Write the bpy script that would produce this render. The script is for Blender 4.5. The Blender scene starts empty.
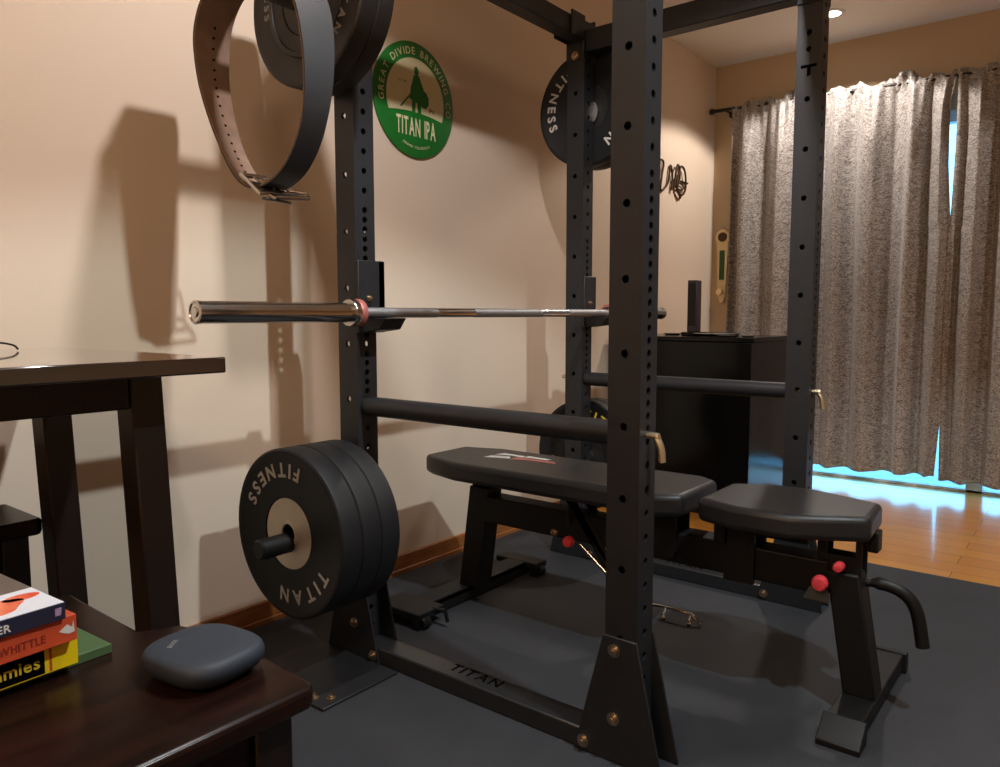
import bpy, bmesh, math, random
from mathutils import Vector, Matrix, noise
random.seed(7)
PI = math.pi
C = bpy.context.scene.collection
SC = bpy.context.scene

# ------------------------------------------------------------------ materials
def s2l(c):
    return tuple((x / 12.92 if x <= .04045 else ((x + .055) / 1.055) ** 2.4) for x in c)

def mat(name, col, rough=.5, metal=0., vary=.0, scale=8., bump=0., bscale=60., spec=.5, coat=0., stretch=None, col2=None, emit=None, estr=0.):
    """Principled material with a noise-driven colour and bump (object coordinates)."""
    m = bpy.data.materials.new(name); m.use_nodes = True
    nt = m.node_tree; N = nt.nodes; L = nt.links
    b = N['Principled BSDF']
    b.inputs['Roughness'].default_value = rough
    b.inputs['Metallic'].default_value = metal
    b.inputs['Specular IOR Level'].default_value = spec
    b.inputs['Coat Weight'].default_value = coat
    c = s2l(col)
    tc = N.new('ShaderNodeTexCoord')
    mp = N.new('ShaderNodeMapping'); L.new(tc.outputs['Object'], mp.inputs['Vector'])
    if stretch: mp.inputs['Scale'].default_value = stretch
    nz = N.new('ShaderNodeTexNoise'); nz.inputs['Scale'].default_value = scale; nz.inputs['Detail'].default_value = 5
    L.new(mp.outputs['Vector'], nz.inputs['Vector'])
    rp = N.new('ShaderNodeValToRGB')
    d = s2l(col2) if col2 else tuple(x * (1 - vary) for x in c)
    e = c if col2 else tuple(min(1, x * (1 + vary)) for x in c)
    rp.color_ramp.elements[0].position = .3; rp.color_ramp.elements[1].position = .7
    rp.color_ramp.elements[0].color = (*d, 1); rp.color_ramp.elements[1].color = (*e, 1)
    L.new(nz.outputs['Fac'], rp.inputs['Fac']); L.new(rp.outputs['Color'], b.inputs['Base Color'])
    if bump:
        n2 = N.new('ShaderNodeTexNoise'); n2.inputs['Scale'].default_value = bscale; n2.inputs['Detail'].default_value = 3
        L.new(mp.outputs['Vector'], n2.inputs['Vector'])
        bp = N.new('ShaderNodeBump'); bp.inputs['Strength'].default_value = bump; bp.inputs['Distance'].default_value = .002
        L.new(n2.outputs['Fac'], bp.inputs['Height']); L.new(bp.outputs['Normal'], b.inputs['Normal'])
    if emit:
        b.inputs['Emission Color'].default_value = (*s2l(emit), 1); b.inputs['Emission Strength'].default_value = estr
    return m

M = {}
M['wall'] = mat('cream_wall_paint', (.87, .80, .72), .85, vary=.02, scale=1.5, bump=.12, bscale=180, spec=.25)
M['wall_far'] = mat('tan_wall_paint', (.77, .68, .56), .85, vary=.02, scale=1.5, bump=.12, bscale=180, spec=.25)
M['ceil'] = mat('ceiling_paint', (.93, .92, .90), .9, vary=.02, scale=2, bump=.1, bscale=140, spec=.2)
M['base'] = mat('oak_baseboard', (.60, .38, .20), .4, vary=.2, scale=5, stretch=(1, 12, 12), spec=.4)
M['white'] = mat('white_trim', (.86, .87, .88), .5, vary=.02)
M['steel'] = mat('black_powdercoat', (.135, .14, .152), .44, vary=.08, scale=25, bump=.15, bscale=900, spec=.45)
M['bsteel'] = mat('black_bench_frame', (.075, .076, .08), .5, vary=.08, scale=25, bump=.15, bscale=900, spec=.3)
M['tube'] = mat('satin_black_tube', (.14, .145, .155), .30, vary=.08, scale=25, spec=.7)
M['dark'] = mat('matte_black_plastic', (.055, .055, .06), .5, vary=.1, scale=20, spec=.4)
M['rubber'] = mat('black_bumper_rubber', (.085, .09, .10), .55, vary=.12, scale=30, bump=.2, bscale=400, spec=.4)
M['iron'] = mat('dark_cast_iron', (.11, .108, .105), .5, vary=.15, scale=20, bump=.2, bscale=300)
M['hub'] = mat('satin_steel_disc', (.88, .84, .76), .38, metal=.35, vary=.05, scale=14)
M['chrome'] = mat('chrome', (.80, .79, .78), .16, metal=1., vary=.05, scale=6)
M['knurl'] = mat('knurled_steel', (.68, .68, .69), .48, metal=1., vary=.08, scale=60, bump=.4, bscale=1500)
M['zinc'] = mat('zinc_bolt', (.74, .66, .56), .3, metal=1., vary=.1, scale=30)
M['brasspin'] = mat('zinc_yellow_pin', (.82, .78, .66), .32, metal=.9, vary=.08, scale=30)
M['red'] = mat('red_anodised', (.72, .42, .40), .4, metal=.3, vary=.1, scale=20)
M['knob'] = mat('coral_red_plastic', (.86, .26, .30), .45, vary=.05, scale=20)
M['vinyl'] = mat('black_bench_vinyl', (.135, .138, .145), .40, vary=.08, scale=20, bump=.25, bscale=700, spec=.5)
M['letter'] = mat('white_lettering', (.80, .80, .78), .6, vary=.04)
M['letter_grey'] = mat('grey_lettering', (.50, .48, .46), .55, vary=.05)
M['letter_black'] = mat('black_lettering', (.012, .012, .012), .9, vary=.05, spec=.05)
M['letter_yel'] = mat('yellow_lettering', (.85, .72, .12), .6, vary=.05)
M['suede'] = mat('brown_belt_suede', (.50, .41, .35), .9, vary=.12, scale=25, bump=.3, bscale=300, spec=.2)
M['leather'] = mat('black_belt_leather', (.15, .15, .155), .5, vary=.08, scale=30, bump=.25, bscale=350)
M['wood'] = mat('espresso_stained_wood', (.145, .072, .05), .27, vary=.0, scale=3, stretch=(1.5, 14, 14), col2=(.07, .036, .027), spec=.22, bump=.06, bscale=30)
M['wood_top'] = mat('polished_espresso_tabletop', (.17, .09, .065), .10, vary=.0, scale=3, stretch=(1.5, 14, 14), col2=(.08, .042, .03), spec=.7, coat=1.0, bump=.015, bscale=30)
M['wood_y'] = mat('espresso_stained_wood_upright', (.11, .06, .042), .36, scale=3, stretch=(14, 14, 1.5), col2=(.075, .04, .028), spec=.5, bump=.06, bscale=30)
M['gloss'] = mat('gloss_black_cabinet', (.045, .040, .037), .16, vary=.1, scale=4, spec=.28)
M['mat'] = mat('rubber_floor_mat', (.195, .203, .22), .66, vary=.12, scale=6, bump=.35, bscale=260, spec=.35)
M['green'] = mat('sign_green', (.10, .46, .17), .4, vary=.08, scale=10)
M['cream'] = mat('sign_cream', (.86, .83, .66), .5, vary=.03, scale=10)
M['speaker'] = mat('slate_silicone', (.17, .20, .24), .6, vary=.05, scale=30, bump=.1, bscale=300, spec=.4)
M['wire'] = mat('bronze_wire', (.30, .22, .15), .45, metal=.6, vary=.1)
M['rod'] = mat('dark_bronze_rod', (.13, .10, .08), .4, metal=.4, vary=.1)
M['gold'] = mat('pale_brass', (.90, .80, .60), .35, metal=.3, vary=.06)
M['gpanel'] = mat('green_panel', (.12, .33, .13), .35, vary=.3, scale=40)
M['clearp'] = mat('silver_tray_metal', (.78, .78, .77), .25, metal=.8, vary=.05)
M['boxdark'] = mat('dark_plum_plastic', (.22, .18, .19), .45, vary=.05)
M['b_green'] = mat('book_cover_green', (.30, .40, .25), .45, vary=.12, scale=12)
M['b_yellow'] = mat('book_cover_yellow', (.93, .80, .06), .4, vary=.04, scale=12)
M['b_orange'] = mat('book_cover_orange', (.78, .30, .17), .45, vary=.08, scale=12)
M['b_navy'] = mat('book_cover_navy', (.12, .13, .22), .45, vary=.08, scale=12)
M['b_white'] = mat('book_cover_pale_blue', (.86, .88, .92), .35, vary=.04, scale=12)
M['b_brown'] = mat('book_cover_taupe', (.40, .35, .32), .35, vary=.15, scale=12)
M['b_red'] = mat('book_art_red', (.82, .22, .12), .35, vary=.3, scale=30, col2=(.93, .60, .45))
M['lug'] = mat('bare_steel_lug', (.36, .38, .38), .45, metal=.3, vary=.1)
M['paper'] = mat('book_paper', (.85, .80, .70), .8, vary=.06, scale=60, stretch=(1, 1, 30))
M['shade_glass'] = mat('frosted_lamp_glass', (.95, .93, .88), .4, vary=.02)

# orange laminate planks, run along Y
def floor_mat():
    m = bpy.data.materials.new('oak_laminate_floor'); m.use_nodes = True
    nt = m.node_tree; N = nt.nodes; L = nt.links; b = N['Principled BSDF']
    tc = N.new('ShaderNodeTexCoord'); mp = N.new('ShaderNodeMapping'); mp.inputs['Rotation'].default_value = (0, 0, PI / 2)
    L.new(tc.outputs['Object'], mp.inputs['Vector'])
    br = N.new('ShaderNodeTexBrick')
    br.inputs['Scale'].default_value = 1; br.inputs['Brick Width'].default_value = 1.2; br.inputs['Row Height'].default_value = .12
    br.inputs['Mortar Size'].default_value = .0015
    br.inputs['Color1'].default_value = (*s2l((.93, .65, .27)), 1); br.inputs['Color2'].default_value = (*s2l((.87, .58, .23)), 1)
    br.inputs['Mortar'].default_value = (*s2l((.35, .2, .1)), 1)
    L.new(mp.outputs['Vector'], br.inputs['Vector'])
    m2 = N.new('ShaderNodeMapping'); m2.inputs['Scale'].default_value = (18, 1.5, 1); L.new(tc.outputs['Object'], m2.inputs['Vector'])
    nz = N.new('ShaderNodeTexNoise'); nz.inputs['Scale'].default_value = 3; nz.inputs['Detail'].default_value = 6; L.new(m2.outputs['Vector'], nz.inputs['Vector'])
    mx = N.new('ShaderNodeMix'); mx.data_type = 'RGBA'; mx.blend_type = 'MULTIPLY'; mx.inputs[0].default_value = .35
    L.new(br.outputs['Color'], mx.inputs[6]); L.new(nz.outputs['Color'], mx.inputs[7]); L.new(mx.outputs[2], b.inputs['Base Color'])
    b.inputs['Roughness'].default_value = .30; b.inputs['Coat Weight'].default_value = .8; b.inputs['Coat Roughness'].default_value = .12
    return m
M['floor'] = floor_mat()

# taupe jacquard curtain with a small mottled animal print
def curtain_mat():
    m = bpy.data.materials.new('mottled_taupe_satin'); m.use_nodes = True
    nt = m.node_tree; N = nt.nodes; L = nt.links; b = N['Principled BSDF']
    tc = N.new('ShaderNodeTexCoord')
    mp = N.new('ShaderNodeMapping'); mp.inputs['Scale'].default_value = (1, 1, 1.9); L.new(tc.outputs['UV'], mp.inputs['Vector'])
    nz = N.new('ShaderNodeTexNoise'); nz.inputs['Scale'].default_value = 50; nz.inputs['Detail'].default_value = 2.5; nz.inputs['Distortion'].default_value = 2.2
    mp.inputs['Scale'].default_value = (1, 1.9, 1)
    L.new(mp.outputs['Vector'], nz.inputs['Vector'])
    rp = N.new('ShaderNodeValToRGB'); e = rp.color_ramp.elements
    e[0].position = .40; e[0].color = (*s2l((.40, .365, .34)), 1)
    e[1].position = .58; e[1].color = (*s2l((.70, .68, .665)), 1)
    L.new(nz.outputs['Fac'], rp.inputs['Fac']); L.new(rp.outputs['Color'], b.inputs['Base Color'])
    b.inputs['Roughness'].default_value = .33
    b.inputs['Sheen Weight'].default_value = .3
    bp = N.new('ShaderNodeBump'); bp.inputs['Strength'].default_value = .25; bp.inputs['Distance'].default_value = .003
    L.new(nz.outputs['Fac'], bp.inputs['Height']); L.new(bp.outputs['Normal'], b.inputs['Normal'])
    # a little daylight through the weave
    tr = N.new('ShaderNodeBsdfTranslucent'); L.new(rp.outputs['Color'], tr.inputs['Color'])
    ms = N.new('ShaderNodeMixShader'); ms.inputs[0].default_value = .09
    L.new(b.outputs['BSDF'], ms.inputs[1]); L.new(tr.outputs['BSDF'], ms.inputs[2])
    L.new(ms.outputs['Shader'], N['Material Output'].inputs['Surface'])
    return m
M['curtain'] = curtain_mat()

def glass_mat():
    m = bpy.data.materials.new('door_glass'); m.use_nodes = True
    b = m.node_tree.nodes['Principled BSDF']
    b.inputs['Transmission Weight'].default_value = 1; b.inputs['Roughness'].default_value = 0.0; b.inputs['IOR'].default_value = 1.05
    return m
M['glass'] = glass_mat()

# ------------------------------------------------------------------ mesh helpers
def smooth(me, ang=35):
    for p in me.polygons: p.use_smooth = True
    try: me.set_sharp_from_angle(angle=math.radians(ang))
    except Exception: pass

def obj(name, bm, material, parent=None, bevel=0, loc=None, seg=2, ang=35, raw=False):
    me = bpy.data.meshes.new(name)
    if not raw: bmesh.ops.recalc_face_normals(bm, faces=bm.faces)
    bm.to_mesh(me); bm.free()
    mats = material if isinstance(material, (list, tuple)) else [material]
    for m in mats: me.materials.append(m)
    if not raw: smooth(me, ang)
    o = bpy.data.objects.new(name, me); C.objects.link(o)
    if parent: o.parent = parent
    if loc: o.location = loc
    if bevel:
        b = o.modifiers.new('bevel', 'BEVEL'); b.width = bevel; b.segments = seg; b.limit_method = 'ANGLE'; b.angle_limit = math.radians(40)
    return o

def tag(o, label=None, cat=None, group=None, kind=None):
    if label: o['label'] = label
    if cat: o['category'] = cat
    if group: o['group'] = group
    if kind: o['kind'] = kind
    return o

def thing(name, label, cat, loc=(0, 0, 0), rz=0, group=None):
    o = bpy.data.objects.new(name, None); C.objects.link(o); o.empty_display_size = .05
    o.location = loc; o.rotation_euler = (0, 0, rz)
    return tag(o, label, cat, group)

def NB(): return bmesh.new()

def box(bm, a, b, mtx=None, mi=0):
    xs = (min(a[0], b[0]), max(a[0], b[0])); ys = (min(a[1], b[1]), max(a[1], b[1])); zs = (min(a[2], b[2]), max(a[2], b[2]))
    v = [bm.verts.new((x, y, z)) for x in xs for y in ys for z in zs]
    F = [(0, 1, 3, 2), (4, 6, 7, 5), (0, 4, 5, 1), (2, 3, 7, 6), (0, 2, 6, 4), (1, 5, 7, 3)]
    for f in F:
        q = bm.faces.new([v[i] for i in f]); q.material_index = mi
    if mtx: bmesh.ops.transform(bm, matrix=mtx, verts=v)
    return v

def prism(bm, pts, axis, t0, t1, mi=0):
    """extrude a 2D polygon along axis ('x': pts are (y,z); 'y': (x,z); 'z': (x,y))"""
    def P(p, t):
        return (t, p[0], p[1]) if axis == 'x' else ((p[0], t, p[1]) if axis == 'y' else (p[0], p[1], t))
    a = [bm.verts.new(P(p, t0)) for p in pts]; b = [bm.verts.new(P(p, t1)) for p in pts]
    fs = [bm.faces.new(a[::-1]), bm.faces.new(b)]
    n = len(pts)
    for i in range(n): fs.append(bm.faces.new((a[i], a[(i + 1) % n], b[(i + 1) % n], b[i])))
    for f in fs: f.material_index = mi
    return a + b

def lathe(bm, prof, origin, axis, n=48, mi=0, close=False):
    """prof: list of (radius, t) around axis through origin"""
    ax = Vector(axis).normalized(); ref = Vector((0, 0, 1)) if abs(ax.z) < .9 else Vector((1, 0, 0))
    u = ax.cross(ref).normalized(); w = ax.cross(u); o = Vector(origin)
    rings = []
    for r, t in prof:
        if r < 1e-6: rings.append([bm.verts.new(o + ax * t)])
        else: rings.append([bm.verts.new(o + ax * t + (u * math.cos(2 * PI * k / n) + w * math.sin(2 * PI * k / n)) * r) for k in range(n)])
    pairs = list(zip(rings, rings[1:]))
    if close: pairs.append((rings[-1], rings[0]))
    for A, B in pairs:
        for k in range(n):
            k2 = (k + 1) % n
            if len(A) == 1 and len(B) == 1: continue
            if len(A) == 1: f = bm.faces.new((A[0], B[k], B[k2]))
            elif len(B) == 1: f = bm.faces.new((A[k], A[k2], B[0]))
            else: f = bm.faces.new((A[k], A[k2], B[k2], B[k]))
            f.material_index = mi

def tube(bm, pts, r, n=12, mi=0, closed=False, caps=True):
    P = [Vector(p) for p in pts]; m = len(P); rs = r if isinstance(r, (list, tuple)) else [r] * m
    rings = []; prev = None
    for i, p in enumerate(P):
        if closed: t = (P[(i + 1) % m] - P[i - 1]).normalized()
        else: t = ((P[min(i + 1, m - 1)] - P[max(i - 1, 0)])).normalized()
        if prev is None:
            ref = Vector((0, 0, 1)) if abs(t.z) < .9 else Vector((1, 0, 0)); u = t.cross(ref).normalized()
        else:
            u = (prev - t * prev.dot(t)).normalized()
        prev = u; w = t.cross(u)
        rings.append([bm.verts.new(p + (u * math.cos(2 * PI * k / n) + w * math.sin(2 * PI * k / n)) * rs[i]) for k in range(n)])
    pr = list(zip(rings, rings[1:])) + ([(rings[-1], rings[0])] if closed else [])
    for A, B in pr:
        for k in range(n):
            f = bm.faces.new((A[k], A[(k + 1) % n], B[(k + 1) % n], B[k])); f.material_index = mi
    if caps and not closed:
        bm.faces.new(rings[0][::-1]).material_index = mi; bm.faces.new(rings[-1]).material_index = mi

def cyl(bm, p0, p1, r, n=20, mi=0): tube(bm, [p0, p1], r, n, mi)

def spline(pts, k=8, closed=False):
    P = [Vector(p) for p in pts]; out = []; m = len(P); rng = range(m if closed else m - 1)
    for i in rng:
        if closed: p0, p1, p2, p3 = P[i - 1], P[i], P[(i + 1) % m], P[(i + 2) % m]
        else: p0, p1, p2, p3 = P[max(i - 1, 0)], P[i], P[i + 1], P[min(i + 2, m - 1)]
        for j in range(k):
            t = j / k
            out.append(.5 * (2 * p1 + (p2 - p0) * t + (2 * p0 - 5 * p1 + 4 * p2 - p3) * t * t + (-p0 + 3 * p1 - 3 * p2 + p3) * t ** 3))
    if not closed: out.append(P[-1])
    return out

def hexbolt(bm, p, axis, r=.011, h=.008, mi=0):
    lathe(bm, [(r * 1.5, 0), (r * 1.5, .002), (r * .98, .002), (r, .0025), (r, h), (r * .6, h + .001), (r * .6, h + .004), (0, h + .005)], p, axis, 12, mi)

# ---- text: glyph outlines from the built-in font, laid out as thin meshes
_gl = {}
def glyph(ch, bold=.0):
    k = (ch, bold)
    if k not in _gl:
        cu = bpy.data.curves.new('glyph', 'FONT'); cu.body = ch; cu.size = 1; cu.resolution_u = 3; cu.offset = bold; cu.fill_mode = 'BOTH'; cu.extrude = .004
        o = bpy.data.objects.new('glyph', cu); C.objects.link(o); bpy.context.view_layer.update()
        me = bpy.data.meshes.new_from_object(o.evaluated_get(bpy.context.evaluated_depsgraph_get()))
        vs = [v.co.copy() for v in me.vertices]; fs = [tuple(p.vertices) for p in me.polygons]
        w = (max(v.x for v in vs) - min(v.x for v in vs)) if vs else .3; x0 = min(v.x for v in vs) if vs else 0
        vs = [Vector((v.x - x0 - w / 2, v.y, v.z)) for v in vs]
        bpy.data.objects.remove(o); bpy.data.meshes.remove(me); bpy.data.curves.remove(cu)
        _gl[k] = (vs, fs, w)
    return _gl[k]

def put(bm, ch, mtx, bold=.0, mi=0):
    vs, fs, w = glyph(ch, bold)
    V = [bm.verts.new(mtx @ v) for v in vs]
    for f in fs:
        try: q = bm.faces.new([V[i] for i in f]); q.material_index = mi
        except ValueError: pass

def frame(o, u, v):
    u = Vector(u); v = Vector(v); n = u.cross(v)
    return Matrix(((u.x, v.x, n.x, o[0]), (u.y, v.y, n.y, o[1]), (u.z, v.z, n.z, o[2]), (0, 0, 0, 1)))

def text_line(bm, s, F, size, bold=.0, gap=.12, sx=1., align='c', mi=0):
    ws = [glyph(c, bold)[2] * sx if c != ' ' else .35 * sx for c in s]
    tot = sum(ws) + gap * (len(s) - 1); x = -tot / 2 if align == 'c' else (0 if align == 'l' else -tot)
    for c, w in zip(s, ws):
        if c != ' ': put(bm, c, F @ Matrix.Translation(((x + w / 2) * size, 0, 0)) @ Matrix.Diagonal((size * sx, size, size, 1)), bold, mi)
        x += w + gap

def text_arc(bm, s, F, radius, mid, size, inward=False, bold=.0, gap=.14, mi=0, sx=1.):
    """letters along a circle in frame F. inward=False: tops outward, clockwise; True: tops to the centre, counter-clockwise"""
    ws = [glyph(c, bold)[2] * sx if c != ' ' else .4 * sx for c in s]
    tot = sum(ws) + gap * (len(s) - 1); x = -tot / 2
    for c, w in zip(s, ws):
        a = (x + w / 2) * size / radius
        th = mid + a if inward else mid - a
        rot = th - PI / 2 + (PI if inward else 0)
        r = radius + (size * .7 if inward else 0)
        if c != ' ':
            put(bm, c, F @ Matrix.Translation((r * math.cos(th), r * math.sin(th), 0)) @ Matrix.Rotation(rot, 4, 'Z') @ Matrix.Diagonal((size * sx, size, size, 1)), bold, mi)
        x += w + gap

# ------------------------------------------------------------------ measured layout
LX, LY, WX, WY = 1.151, .868, .0715, .0762
YW, XF, ZC = .45, 3.456, 2.56
ZFL = -.012                     # laminate, the gym mat lies on it
XB, YR = -3.6, -4.6             # wall behind the camera, wall on the right

# ------------------------------------------------------------------ room
def struct(name, bm, m, bevel=0):
    return tag(obj(name, bm, m, None, bevel), kind='structure')
b = NB(); box(b, (XB, YR, ZFL - .05), (XF + .1, YW, ZFL)); struct('floor', b, M['floor'])
b = NB(); box(b, (XB, YR, ZC), (XF + .1, YW, ZC + .05)); struct('ceiling', b, M['ceil'])
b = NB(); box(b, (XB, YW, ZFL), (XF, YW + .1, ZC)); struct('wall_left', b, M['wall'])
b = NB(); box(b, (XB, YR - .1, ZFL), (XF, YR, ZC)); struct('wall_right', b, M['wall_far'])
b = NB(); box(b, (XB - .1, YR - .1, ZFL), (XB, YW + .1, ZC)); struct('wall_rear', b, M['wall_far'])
DY0, DY1, DZ = -2.35, .17, 2.08   # patio door opening
b = NB()
box(b, (XF, DY1, ZFL), (XF + .14, YW + .1, ZC)); box(b, (XF, YR - .1, ZFL), (XF + .14, DY0, ZC)); box(b, (XF, DY0, DZ), (XF + .14, DY1, ZC))
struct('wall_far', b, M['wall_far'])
b = NB(); box(b, (XB, YW - .014, ZFL), (XF, YW, .066)); box(b, (XB, YW - .018, ZFL), (XF, YW, .012)); struct('baseboard_left', b, M['base'], .003)
b = NB(); box(b, (XF - .014, DY1 + .08, ZFL), (XF, YW - .014, .066)); struct('baseboard_far', b, M['base'], .003)
# sliding patio door behind the curtains
d = bpy.data.objects.new('door_1', None); C.objects.link(d); d.location = (XF + .05, (DY0 + DY1) / 2, 0); d['kind'] = 'structure'
def dobj(n, bm, m, bev=.002):
    o = obj(n, bm, m, None, bev); o.parent = d; o.matrix_parent_inverse = Matrix.Translation(d.location).inverted(); o['kind'] = 'structure'
b = NB()
for y0, y1, z0, z1 in ((DY0, DY0 + .06, ZFL, DZ), (DY1 - .06, DY1, ZFL, DZ), (DY0, DY1, DZ - .06, DZ), (DY0, DY1, ZFL, .004), ((DY0 + DY1) / 2 - .04, (DY0 + DY1) / 2 + .04, ZFL, DZ)):
    box(b, (XF + .02, y0, z0), (XF + .09, y1, z1))
dobj('door_frame', b, M['white'])
b = NB(); box(b, (XF + .05, DY0 + .06, .004), (XF + .056, DY1 - .06, DZ - .06)); dobj('door_glass', b, M['glass'], 0)
# paved patio outside
b = NB(); box(b, (XF + .14, -6, -.12), (XF + 6, 4, -.06)); struct('ground_outside', b, mat('pale_patio_concrete', (.75, .77, .80), .8, vary=.06, scale=3))

# gym mat
b = NB(); box(b, (-2.3, -3.3, ZFL), (1.80, .425, 0))
mo = obj('gym_mat', b, M['mat'], None, .004); tag(mo, 'large black rubber gym mat covering the floor under the power rack', 'mat')

# ------------------------------------------------------------------ power rack
rack = thing('power_rack', 'tall black steel power rack with four drilled uprights on the rubber mat', 'power rack', (LX / 2, -LY / 2, 0))
RP = Matrix.Translation(rack.location).inverted()
def rp(name, bm, m, bevel=0, parent=None, label=None, raw=False):
    o = obj(name, bm, m, None, bevel, raw=raw)
    p = parent or rack
    o.parent = p
    o.matrix_parent_inverse = RP if p is rack else Matrix.Identity(4)
    if label: o['label'] = label
    return o
ZT = 2.085
def face_holes(bm, org, u, n, width, z0, z1, zs, r=.0088, depth=.006):
    """one tube wall: vertical strip, width along u, with round holes at heights zs, rims turned inwards (-n)"""
    u = Vector(u); n = Vector(n); o = Vector(org)
    P = lambda s, z, d=0: bm.verts.new(o + u * s + Vector((0, 0, z)) - n * d)
    zs = sorted(z for z in zs if z0 + .012 < z < z1 - .012)
    cur = z0; h = width / 2
    for z in zs:
        a, c = z - .0122, z + .0122
        if a > cur + 1e-5:
            bm.faces.new((P(-h, cur), P(h, cur), P(h, a), P(-h, a)))
        out = []
        for i in range(4): out.append((-h + 2 * h * i / 4, a))
        for i in range(4): out.append((h, a + (c - a) * i / 4))
        for i in range(4): out.append((h - 2 * h * i / 4, c))
        for i in range(4): out.append((-h, c - (c - a) * i / 4))
        O = [P(*q) for q in out]; I = []; J = []
        for (s, q) in out:
            d = math.atan2((q - z) / .0122, s / h); I.append(P(r * math.cos(d), z + r * math.sin(d))); J.append(P(r * math.cos(d), z + r * math.sin(d), depth))
        k = len(out)
        for i in range(k):
            j = (i + 1) % k
            bm.faces.new((O[i], O[j], I[j], I[i])); bm.faces.new((I[i], I[j], J[j], J[i]))
        cur = c
    if z1 > cur: bm.faces.new((P(-h, cur), P(h, cur), P(h, z1), P(-h, z1)))

dense = [1.260 + .0525 * i for i in range(1, 16)] + [1.260 - .0262 * i for i in range(0, 21)] + [.7098 - .052 * i for i in range(0, 14)]
side = [1.51 + .156 * i for i in range(0, 4)] + [1.354 - .1535 * i for i in range(0, 9)]
side_far = [1.857, 1.806, 1.653, 1.498, 1.345, 1.19, 1.036, .882, .729, .57, .42, .27]
def upright(x0, y0, sh, zt=ZT):
    b = NB(); cx, cy = x0 + WX / 2, y0 + WY / 2
    face_holes(b, (cx, y0, 0), (1, 0, 0), (0, -1, 0), WX, 0, zt, dense)
    face_holes(b, (cx, y0 + WY, 0), (-1, 0, 0), (0, 1, 0), WX, 0, zt, dense)
    face_holes(b, (x0, cy, 0), (0, -1, 0), (-1, 0, 0), WY, 0, zt, sh)
    face_holes(b, (x0 + WX, cy, 0), (0, 1, 0), (1, 0, 0), WY, 0, zt, sh)
    b.faces.new([b.verts.new(p) for p in ((x0, y0, zt), (x0 + WX, y0, zt), (x0 + WX, y0 + WY, zt), (x0, y0 + WY, zt))])
    bmesh.ops.remove_doubles(b, verts=b.verts, dist=1e-5)
    return rp('upright', b, M['steel'], raw=True)
UB = upright(0, 0, side); UA = upright(0, -LY, side); UC = upright(LX, 0, side); UD = upright(LX, -LY, side_far)
# dark cut-out logo on the far right upright
b = NB()
prism(b, [(-LY + .012, 1.750), (-LY + .060, 1.750), (-LY + .060, 1.758), (-LY + .012, 1.758)], 'x', LX - .0025, LX + .001)
prism(b, [(-LY + .030, 1.7495), (-LY + .041, 1.7495), (-LY + .041, 1.722), (-LY + .030, 1.727)], 'x', LX - .0025, LX + .001)
rp('logo', b, M['letter_black'], 0)
# base tubes with printed names on top
TH = .0476
for x0 in (0, LX):
    b = NB(); box(b, (x0, -LY + WY, 0), (x0 + WX, 0, TH)); rp('base_tube', b, M['tube'], .004)
    b = NB()
    yy = -.385 if x0 == 0 else -.43
    text_line(b, 'TITAN', frame((x0 + .05, yy, TH + .0004), (0, -1, 0), (1, 0, 0)), .05 if x0 == 0 else .045, .02, .14, 1.0)
    for v in b.verts: v.co.z = TH + .0006 if v.co.z > TH + .0004 else TH + .0001
    for v in b.verts: v.co.x -= .022
    rp('tube_lettering', b, M['letter_black'])
# top tubes
b = NB(); box(b, (WX, 0.006, 2.017), (LX, .07, 2.085)); rp('top_tube', b, M['steel'], .004)
b = NB(); box(b, (WX, -LY + .006, 2.017), (LX, -LY + .07, 2.085)); rp('top_tube', b, M['steel'], .004)
for x0 in (0, LX):
    b = NB(); box(b, (x0 + .004, -LY + WY, 1.971), (x0 + WX - .004, 0, 2.052)); rp('top_tube', b, M['steel'], .004)
# top brackets at each corner
for x0 in (0, LX):
    for y0 in (0, -LY):
        sx = (x0 + WX, x0 + WX + .09) if x0 == 0 else (x0 - .09, x0)
        for a, c in (((x0 - .006, y0 - .002, 1.945), (x0, y0 + WY + .002, 2.10)), ((x0 + WX, y0 - .002, 1.945), (x0 + WX + .006, y0 + WY + .002, 2.10)),
                     ((sx[0], y0 - .004, 2.01), (sx[1], y0 + .004, 2.10)), ((sx[0], y0 + .072, 2.01), (sx[1], y0 + .08, 2.10))):
            b = NB(); box(b, a, c); rp('corner_bracket', b, M['steel'], .002)
        for z in (1.96, 2.06):
            for xx, dr in ((x0 - .006, -1), (x0 + WX + .006, 1)):
                b = NB(); hexbolt(b, (xx, y0 + WY / 2, z), (dr, 0, 0)); rp('bolt', b, M['zinc'] if y0 == 0 else M['steel'])
# gusset plates at the feet
for x0 in (0, LX):
    for y0, s in ((-LY, 1), (0, -1)):
        for xa, xb in ((x0 - .006, x0), (x0 + WX, x0 + WX + .006)):
            b = NB()
            c = y0 + WY / 2
            pts = [(c - .041, .283), (c + .041, .283), (c + s * .112 if s > 0 else c + .105, .001), (c - .105 if s > 0 else c - .112, .001)]
            prism(b, pts, 'x', xa, xb)
            g = rp('gusset_plate', b, M['steel'], .0015)
            for yy, zz in ((c + s * .012, .253), (c + s * .012, .10), (c + s * .088, .024)):
                b = NB(); dr = -1 if xa < x0 + .01 else 1
                hexbolt(b, (xa if dr < 0 else xb, yy, zz), (dr, 0, 0), .010)
                rp('bolt', b, M['zinc'], 0)
# low foot plate below the storage peg
for x0, sgn in ((0, -1), (LX + WX, 1)):
    b = NB(); xa, xb = sorted((x0 + sgn * .008, x0 + sgn * .262)); box(b, (xa, -.152, 0), (xb, .185, .008))
    fp = rp('foot_plate', b, M['steel'], .002)
    for dx, yy in ((.215, -.125), (.24, -.09)):
        b = NB(); hexbolt(b, (x0 + sgn * dx, yy, .008), (0, 0, 1), .008); rp('bolt', b, M['zinc'])
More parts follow.
